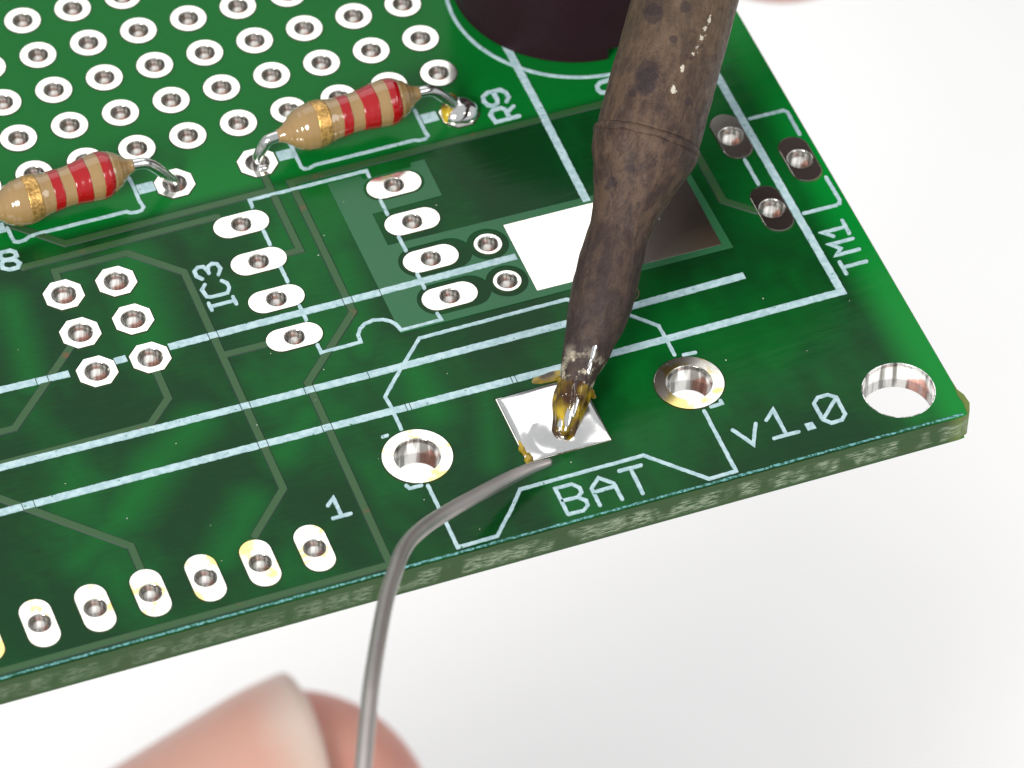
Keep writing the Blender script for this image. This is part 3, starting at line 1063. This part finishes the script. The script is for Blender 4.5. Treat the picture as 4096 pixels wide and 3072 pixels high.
# amber flux and bright solder clinging to the wetted end
rough_lathe('flux_coating', [(-0.12, 0.30), (0.1, 0.50), (0.6, 0.60), (1.3, 0.70), (1.9, 0.79), (2.35, 0.80), (2.6, 0.72)], OFFS, M_FLUX, 64, 0.075, 11, iron, 12)
for q, (s_, d_, w_, l_) in enumerate(((0.9, 6, 0.15, 0.75), (1.5, 24, 0.12, 0.55), (0.5, -24, 0.11, 0.45), (4.0, 18, 0.16, 0.50), (3.3, 26, 0.10, 0.45))):  # smears nearest the point are added as highlights on the flux
    r_ = float(np.interp(s_, [0, 0.5, 1.4, 2.3, 3.1, 4.5], [0.45, 0.58, 0.68, 0.80, 0.86, 1.12]))
    a_ = face + math.radians(d_)
    ox_ = float(np.interp(s_, [p[0] for p in OFFS], [p[1] for p in OFFS]))
    c_ = Vector((r_ * math.cos(a_) + ox_ * math.cos(face - math.pi / 2), r_ * math.sin(a_) + ox_ * math.sin(face - math.pi / 2), s_))
    b_ = blob('solder_glint', (0, 0, 0), w_, l_, 0.09, M_SOLDER, iron, 20 + q, 0.35, False, 16, 10)
    b_.location = c_ * S
    zr = Vector((math.cos(a_), math.sin(a_), 0))
    yr = Vector((0, 0, 1))
    b_.rotation_euler = Matrix((yr.cross(zr), yr, zr)).transposed().to_euler()

# ------------------------------------------------------------------ solder wire
W = [(13.75, -35.75, 0.62), (12.6, -36.0, 0.85), (10.9, -36.75, 1.35), (7.5, -38.85, 2.9), (5.5, -40.75, 4.45), (4.38, -42.2, 5.45), (3.45, -43.85, 6.45), (1.85, -46.9, 8.1)]
W += [(-0.70, -52.51, 10.99), (-2.05, -55.63, 11.96), (-3.24, -58.44, 12.57), (-4.38, -61.05, 12.69), (-6.55, -65.72, 12.09), (-9.23, -70.88, 9.55), (-12.15, -75.96, 5.65)]
wire = link_obj('solder_wire', tube('solder_wire', W, [0.16, 0.27, 0.33] + [0.35] * (len(W) - 3), M_WIRE, 18, True, 6))
wire['label'] = 'thin bent grey solder wire reaching from the bottom edge up to the square pad'
wire['category'] = 'solder wire'


# ------------------------------------------------------------------ hands
def hand(name, chains, label, nails=()):
    """chains: list of polylines [(x,y,z,r), ...]; the first point of every chain after the first is an index into the palm"""
    verts, faces = [], []
    ids = {}

    def add_segment(p, q):
        # a tapered capsule from p to q; the remesh below fuses all of them into one skin
        (a, ra), (b, rb) = p, q
        d = b - a
        L = d.length
        t = d / L
        sd = t.orthogonal().normalized()
        up = t.cross(sd)
        o = len(verts)
        n, m = 28, 8
        st = [(-ra * math.cos(h), ra * math.sin(h)) for h in np.linspace(0.02, math.pi / 2, m)]
        st += [(L + rb * math.sin(h), rb * math.cos(h)) for h in np.linspace(0, math.pi / 2 - 0.02, m)]
        for z, r in st:
            for i in range(n):
                g = 2 * math.pi * i / n
                v = a + t * z + (sd * math.cos(g) + up * math.sin(g)) * r
                verts.append(tuple(v * S))
        k = len(st)
        for j in range(k - 1):
            for i in range(n):
                c0, c1 = o + j * n + i, o + j * n + (i + 1) % n
                faces.append((c0, c1, c1 + n, c0 + n))
        faces.append(tuple(o + i for i in range(n - 1, -1, -1)))
        faces.append(tuple(o + (k - 1) * n + i for i in range(n)))

    for key, start, pts in chains:
        prev = ids[start] if start is not None else None
        for q, (x, y, z, r) in enumerate(pts):
            cur = (Vector((x, y, z)), r)
            ids[(key, q)] = cur
            if prev is not None:
                add_segment(prev, cur)
            prev = cur
    me = bpy.data.meshes.new(name)
    me.from_pydata(verts, [], faces)
    o = bpy.data.objects.new(name, me)
    COL.objects.link(o)
    rm = o.modifiers.new('fuse', 'REMESH')
    rm.mode = 'VOXEL'
    rm.voxel_size = 0.07
    sm = o.modifiers.new('smooth', 'SMOOTH')
    sm.factor, sm.iterations = 0.5, 14
    dg = bpy.context.evaluated_depsgraph_get()
    body = bpy.data.meshes.new_from_object(o.evaluated_get(dg))
    body.name = name
    bpy.data.objects.remove(o)
    body.materials.clear()
    body.materials.append(M_SKIN)
    body.polygons.foreach_set('use_smooth', [True] * len(body.polygons))
    h = link_obj(name, body)
    h['label'], h['category'] = label, 'hand'
    return h


near = hand('hand', [
    ('palm', None, [(-82.27, -6.80, -142.00, 26), (-63.93, -5.32, -131.87, 25), (-48.53, -3.90, -120.09, 22)]),
    ('thumb', ('palm', 1), [(-37.88, 2.29, -105.91, 15), (-22.11, 3.08, -94.53, 12.4), (-9.05, 1.63, -86.62, 10.2), (4.45, 1.53, -78.78, 9.0), (13.51, 1.60, -72.97, 8.67)]),
    ('index', ('palm', 2), [(-30.55, -7.09, -111.31, 11), (-6.99, -10.29, -100.65, 9.5), (7.27, -12.65, -96.48, 8.8), (15.74, -14.23, -97.64, 7.5)]),
    ('middle', ('palm', 2), [(-31.35, -12.81, -119.08, 11), (-6.79, -17.83, -109.62, 9.8), (7.29, -20.88, -107.43, 9), (15.01, -23.15, -109.43, 7.6)]),
    ('ring', ('palm', 2), [(-36.74, -17.58, -127.60, 11), (-13.19, -23.45, -119.19, 9.5), (-0.38, -26.91, -117.78, 8.6), (6.17, -29.04, -120.05, 7.4)]),
    ('little', ('palm', 1), [(-45.68, -20.87, -136.07, 10), (-24.49, -26.85, -129.90, 8.4), (-13.88, -29.93, -128.91, 7.6), (-8.17, -31.80, -131.25, 6.6)]),
], 'blurred thumb with a pale nail below the board, behind the solder wire')
# thumbnail: a plate hugging the end of the thumb, its free edge standing clear at the picture's upper right
TC, TR = Vector((13.51, 1.60, -72.97)), 8.50
KS = 310 / 205.5
t_ax = (TC - Vector((3.78, 2.11, -78.52))).normalized()    # towards the fingertip
n_ax = Vector((-0.4804, 0.0773, 0.8739))
n_ax = (n_ax - t_ax * n_ax.dot(t_ax)).normalized()   # the way the nail faces
b_ax = t_ax.cross(n_ax).normalized()
vv, ff = [], []
nu, nv = 20, 22
for layer in (0.0, -0.42):
    for j in range(nv + 1):
        for i in range(nu + 1):
            u, w = i / nu * 2 - 1, j / nv
            ang = u * math.radians(49)
            along = (-9.0 + w * (13.1 - 1.3 * u * u)) * KS
            drop = 0.0
            r = TR + 0.45 + layer
            if along > 0:                    # the plate runs on straighter than the pulp curves away
                drop = 0.030 * along * along
            p = TC + t_ax * along + (n_ax * math.cos(ang) + b_ax * math.sin(ang)) * r - n_ax * drop
            vv.append(tuple(p))
N1 = (nu + 1) * (nv + 1)
for j in range(nv):
    for i in range(nu):
        a = j * (nu + 1) + i
        ff.append((a, a + 1, a + nu + 2, a + nu + 1))
        ff.append((N1 + a, N1 + a + nu + 1, N1 + a + nu + 2, N1 + a + 1))
for i in range(nu):
    ff.append((i, N1 + i, N1 + i + 1, i + 1))
    a = nv * (nu + 1) + i
    ff.append((a, a + 1, N1 + a + 1, N1 + a))
for j in range(nv):
    a = j * (nu + 1)
    ff.append((a, a + nu + 1, N1 + a + nu + 1, N1 + a))
    b = a + nu
    ff.append((b, N1 + b, N1 + b + nu + 1, b + nu + 1))
nail_me = mesh_from('thumbnail', vv, ff, mat_nail(TC * S, t_ax, 0.22, 0.56), True)
link_obj('thumbnail', nail_me, near)

far = hand('hand', [
    ('palm', None, [(127.01, 76.69, -18.84, 26), (110.87, 70.94, -22.37, 25), (97.94, 64.19, -25.66, 22)]),
    ('index', ('palm', 2), [(81.89, 49.92, -29.57, 11), (68.63, 40.89, -32.18, 9.6), (59.34, 34.17, -32.87, 9), (55.28, 31.57, -33.72, 8.2)]),
    ('middle', ('palm', 2), [(90.28, 48.65, -34.55, 11), (86.07, 47.44, -42.37, 9.6), (86.69, 50.21, -47.93, 8.6)]),
    ('ring', ('palm', 1), [(102.59, 50.57, -35.53, 11), (99.68, 48.68, -44.84, 9.6), (100.04, 50.71, -49.75, 8.6)]),
    ('little', ('palm', 1), [(113.52, 52.57, -34.20, 10), (111.76, 49.65, -42.65, 8.6), (112.11, 50.90, -46.87, 7.6)]),
    ('thumb', ('palm', 0), [(98.13, 73.60, -17.69, 13), (77.37, 63.13, -20.00, 11), (65.32, 56.47, -22.91, 9.5)]),
], 'blurred pink fingertip beyond the far right edge of the board')

# ------------------------------------------------------------------ lint and dust lying on the board
lint = link_obj('lint_fibre', tube('lint_fibre', [(21.55, -26.55, 0.05), (21.5, -26.9, 0.12), (21.35, -27.0 - 0.2, 0.1), (21.15, -27.35 + 0.1, 0.06)], 0.035, mat_simple('brown_fibre', (0.10, 0.05, 0.04), 0.7).m, 6))
lint['label'], lint['category'] = 'tiny brown lint fibre on the green mask right of the iron', 'lint'
vv, ff = [], []
for q in range(42):
    x, y = random.uniform(-9, 32), random.uniform(-38.3, -16)
    r = random.choice((0.016, 0.02, 0.024, 0.034))
    o = len(vv)
    a0 = random.random() * 6
    for k in range(4):
        vv.append((x + r * random.uniform(0.6, 1.6) * math.cos(a0 + k * math.pi / 2), y + r * math.sin(a0 + k * math.pi / 2), 0.02))
    vv.append((x, y, 0.075))
    ff += [(o + k, o + (k + 1) % 4, o + 4) for k in range(4)]
dust = link_obj('dust', mesh_from('dust', vv, ff, mat_simple('pale_dust', (0.55, 0.6, 0.5), 0.7).m))
dust['kind'] = 'stuff'
dust['label'] = 'pale dust specks scattered over the green board'
